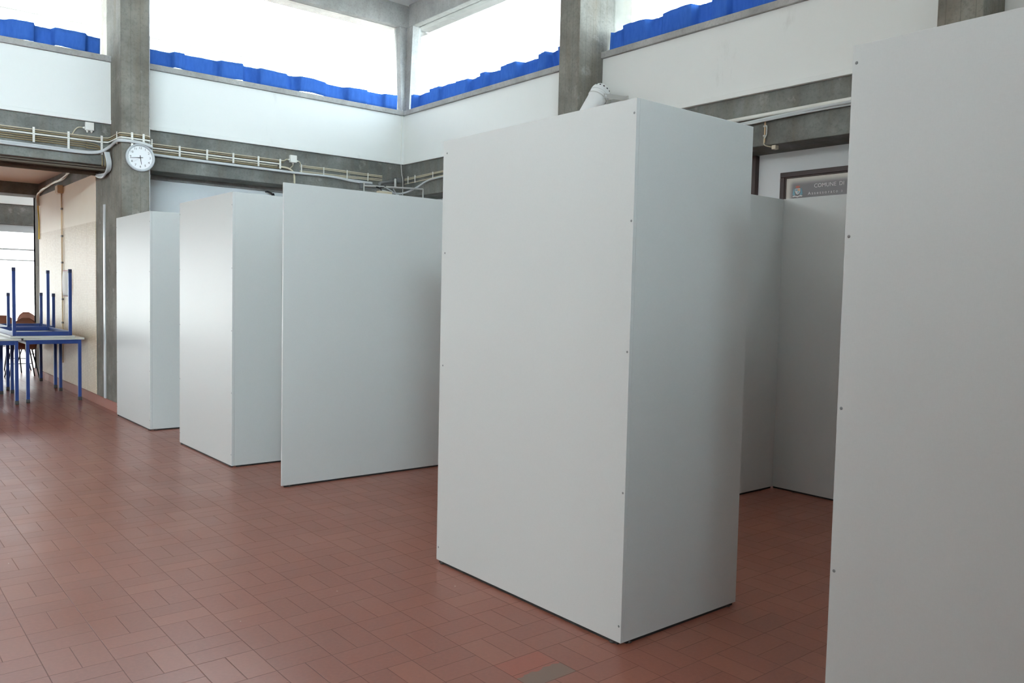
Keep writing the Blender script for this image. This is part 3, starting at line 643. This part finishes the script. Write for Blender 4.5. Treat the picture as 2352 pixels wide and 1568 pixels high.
flat('', [(-.021,.013),(0,.013),(0,-.004),(-.021,-.004)], 0, .001).build('crest_quarter', M['e1'], e); flat('', [(0,.013),(.021,.013),(.021,-.004),(0,-.004)], 0, .001).build('crest_quarter', M['e2'], e)
flat('', [(0,-.006),(.019,-.006),(.012,-.021),(0,-.029)], 0, .001).build('crest_quarter', M['e1'], e)
flat('', [(-.017,.024),(-.02,.045),(-.008,.036),(0,.047),(.008,.036),(.02,.045),(.017,.024)], 0, .001).build('crown', M['e3'], e)
flat('', [(-.05,-.036),(-.046,-.006),(-.038,.022),(-.031,.014),(-.031,-.016),(-.022,-.034),(-.03,-.046)], 0, .0008).build('supporter', M['e1'], e)
flat('', [(.05,-.036),(.046,-.006),(.038,.022),(.031,.014),(.031,-.016),(.022,-.034),(.03,-.046)], 0, .0008).build('supporter', M['e1'], e)
flat('', [(-.05,-.048),(-.03,-.042),(0,-.05),(.03,-.042),(.05,-.048),(.045,-.056),(.02,-.053),(0,-.061),(-.02,-.053),(-.045,-.056)], 0, .0012).build('ribbon', M['silver'], e)

# ------------------------------------------------------------------ corridor furniture
def table(x0, x1, y0, y1, H, label, flip=False, zb=0, shade='blue'):
    """square-leg table; flip = lying upside down on its top at height zb"""
    t = thing('canteen_table', ((x0+x1)/2, (y0+y1)/2, zb), label, 'table', 'blue-legged tables in the corridor')
    f = (lambda a, b: (zb + H - b, zb + H - a)) if flip else (lambda a, b: (zb+a, zb+b))
    B(x0, x1, y0, y1, *f(H-.024, H)).build('tabletop', M['top'], t, .003)
    L = .036; ins = .028
    mb = MB(); ap0, ap1 = H-.024-.05, H-.024-.0005
    mb.box(x0+ins+L, x1-ins-L, y0+ins, y0+ins+.022, *f(ap0, ap1)); mb.box(x0+ins+L, x1-ins-L, y1-ins-.022, y1-ins, *f(ap0, ap1))
    mb.box(x0+ins, x0+ins+.022, y0+ins+L, y1-ins-L, *f(ap0, ap1)); mb.box(x1-ins-.022, x1-ins, y0+ins+L, y1-ins-L, *f(ap0, ap1))
    mb.build('apron', M['blue'], t, .002)
    for x in (x0+ins, x1-ins-L):
        for y in (y0+ins, y1-ins-L):
            lg = B(x, x+L, y, y+L, *f(.04, H-.0245)).build('leg', M['blue'], t, .003)
            B(x-.0015, x+L+.0015, y-.0015, y+L+.0015, *f(0, .045)).build('foot_cap', M['navycap' if flip else 'rubber'], lg, .003)
    return t
HT = .775
table(1.735, 2.385, 11.13, 12.33, HT, 'pale-topped blue-legged table nearest the tiled wall, front of the stack')
table(1.04, 1.70, 11.05, 12.28, HT, 'pale-topped blue-legged table at the left edge, front of the stack')
table(1.60, 2.285, 11.14, 12.56, .83, 'upside-down blue table lying legs-up on the two front tables', True, HT+.001) 
table(1.74, 2.395, 12.62, 13.72, HT, 'blue-legged table standing behind the front one along the tiled wall')
table(1.05, 1.70, 12.55, 13.65, HT, 'blue-legged table at the left edge behind the front ones')
table(1.76, 2.385, 12.66, 13.62, .52, 'low upside-down blue table, lying legs-up behind the first one', True, HT+.001)
def chair(x, y, rz, label):
    t = thing('stacking_chair', (0,0,0), label, 'chair', 'brown plywood chairs in the far hall')
    def curved(w0, h0, w1, n=9, rad=.5):
        vs = []; fs = []
        rows = [(0., w0*.80), (.2, w0*.95), (.5, w0), (.75, w0*.86), (.9, w0*.6), (1., w0*.25)]
        for th in (0, .012):
            for hz, hw in rows:
                for k in range(n):
                    s = -1 + 2*k/(n-1); vs.append((hw*s, .20 + .10*hz + th - .05*(1-(hw*s/w0)**2)*-1, .46 + h0*hz))
        R_ = len(rows)
        for i in range(R_-1):
            for k in range(n-1):
                a = i*n+k; fs.append((a, a+1, a+n+1, a+n)); b = a + R_*n; fs.append((b+n, b+n+1, b+1, b))
        rim = [i*n for i in range(R_)] + [(R_-1)*n+k for k in range(1, n)] + [i*n+n-1 for i in range(R_-2, -1, -1)] + [k for k in range(n-2, 0, -1)]
        for i in range(len(rim)): a, b = rim[i], rim[(i+1) % len(rim)]; fs.append((b, a, a+R_*n, b+R_*n))
        return MB().add(vs, fs, True)
    curved(.19, .46, .2).build('backrest', M['wood'], t)
    MB().lathe((0, -.01, .44), (0,0,1), [(0,0), (.20, 0), (.215, .008), (.20, .016), (0, .014)], 28).build('seat', M['wood'], t)
    for sx_ in (-1, 1):
        for sy in (-1, 1): MB().tube([(sx_*.12, sy*.10, .44), (sx_*.20, sy*.20+.02, .0)], .010, 6).build('leg', M['black'], t)
        MB().tube(spline([(sx_*.12, .08, .43), (sx_*.16, .17, .46), (sx_*.15, .235, .58), (sx_*.14, .262, .70)], 4), .009, 6).build('back_support', M['black'], t)
    MB().tube([(-.165, -.15, .2), (.165, -.15, .2)], .007, 6).build('stretcher', M['black'], t)
    t.location = (x, y, 0); t.rotation_euler = (0, 0, rz)
    return t
def copy_tree(o, parent=None):
    c = o.copy(); C.objects.link(c)
    if parent is not None: c.parent = parent
    for ch in list(o.children): copy_tree(ch, c)
    return c
bpy.context.view_layer.update()
c0 = chair(2.20, 14.3, math.pi, 'brown round-backed chair nearest the pale column at the end of the tiled wall')
for x, y, rz, lab in ((1.70, 14.4, math.pi+.1, 'brown round-backed chair left of the two upside-down table legs'), (2.25, 15.4, math.pi-.5, 'brown chair turned sideways behind the two nearer round-backed chairs'), (1.85, 15.9, .4, 'brown chair furthest left, half hidden behind blue table legs'), (2.75, 16.6, .2, 'brown chair furthest back against the bright glass wall')):
    c = copy_tree(c0); c.location = (x, y, 0); c.rotation_euler = (0,0,rz); c['label'] = lab
# notice in a red frame, conduit and box on the tiled wall
t = thing('notice', (2.45, 12.4, 1.42), 'white paper notice in a red frame hanging on the beige tiled wall', 'notice')
ya, yb_, za, zb_ = 12.17, 12.60, 1.27, 1.60
B(2.440, 2.447, ya, yb_, za-.01, zb_+.015).build('frame', M['red'], t, .002)
mb = MB(); k = 10; vs = []
for i in range(k+1):
    zz = za + (zb_-za)*i/k; xx = 2.434 - .010*math.sin(math.pi*i/k); vs += [(xx, ya+.012, zz), (xx, yb_-.012, zz)]
mb.add(vs, [(2*i, 2*i+1, 2*i+3, 2*i+2) for i in range(k)], True)
o = mb.build('sheet', M['paper'], t); so = o.modifiers.new('thick', 'SOLIDIFY'); so.thickness = .001
t = thing('conduit_run', (2.44, 12.66, 1.5), 'thin beige conduit with small clips running down the beige tiled wall', 'conduit')
MB().tube([(2.438, 12.66, 2.68), (2.438, 12.64, .9), (2.438, 12.64, .35)], .009, 8).build('pipe', M['tan'], t)
for z in (2.45, 2.08, 1.72, 1.22, .9): B(2.428, 2.449, 12.615, 12.675, z-.012, z+.012).build('clip', M['track'], t, .002)
t = thing('junction_box', (2.42, 12.68, 2.70), 'beige junction box at the top of the tiled wall conduit', 'junction box')
B(2.385, 2.449, 12.60, 12.76, 2.655, 2.765).build('body', M['tan'], t, .004); B(2.378, 2.385, 12.605, 12.755, 2.66, 2.76).build('lid', M['tan'], t, .003)
for k in range(2): pipe('cable', spline([(2.43, 14.24+.03*k, 2.78), (2.425, 14.25+.03*k, 2.66), (2.432, 14.24+.03*k, 2.5), (2.438, 14.245+.025*k, 2.35), (2.438, 14.25+.025*k, 2.1)], 5), .008, 'yellow', ('left', 'right')[1-k] + ' yellow cable hanging at the far end of the tiled wall', 'cable')
rnd = random.Random(4)
for k in range(5):
    ph = k*1.3; dx = lambda: rnd.uniform(-.012, .012)
    pts = [(2.425+dx(), 14.22, 2.60), (2.42+dx(), 14.2, 2.75+dx()), (2.415+dx(), 13.9, 2.80+dx()), (2.41+dx(), 13.4, 2.815+dx()), (2.41+dx(), 12.9, 2.83+dx()), (2.405+dx(), 12.4, 2.835+dx()), (2.40+dx(), 11.9, 2.87+dx()+.01*k), (2.41+dx(), 11.5, 2.845+dx()), (2.42, 11.25, 2.80+.012*k), (2.425, 11.0, 2.79+.01*k)]
    pipe('cable', spline(pts, 5), .011, 'beige', ('topmost', 'second', 'middle', 'fourth', 'lowest')[k] + ' pale cable of the tangled bundle along the beam over the tiled wall', 'cable', 'cable bundle along the corridor beam')
for k in range(4):
    pts = [(2.41-.012*k, 10.06, 2.90), (2.425-.012*k, 10.03, 2.80), (2.43-.01*k, 10.08, 2.715), (2.415-.005*k, 10.25, 2.685-.012*k), (2.41, 10.5, 2.70-.01*k), (2.41, 10.75, 2.735), (2.425, 11.0, 2.775+.006*k)]
    pipe('cable', spline(pts, 6), .012, 'grey', ('outermost', 'second', 'third', 'innermost')[k] + ' grey cable looping under the beam at the left face of the clock column', 'cable', 'cable loop at the clock column')
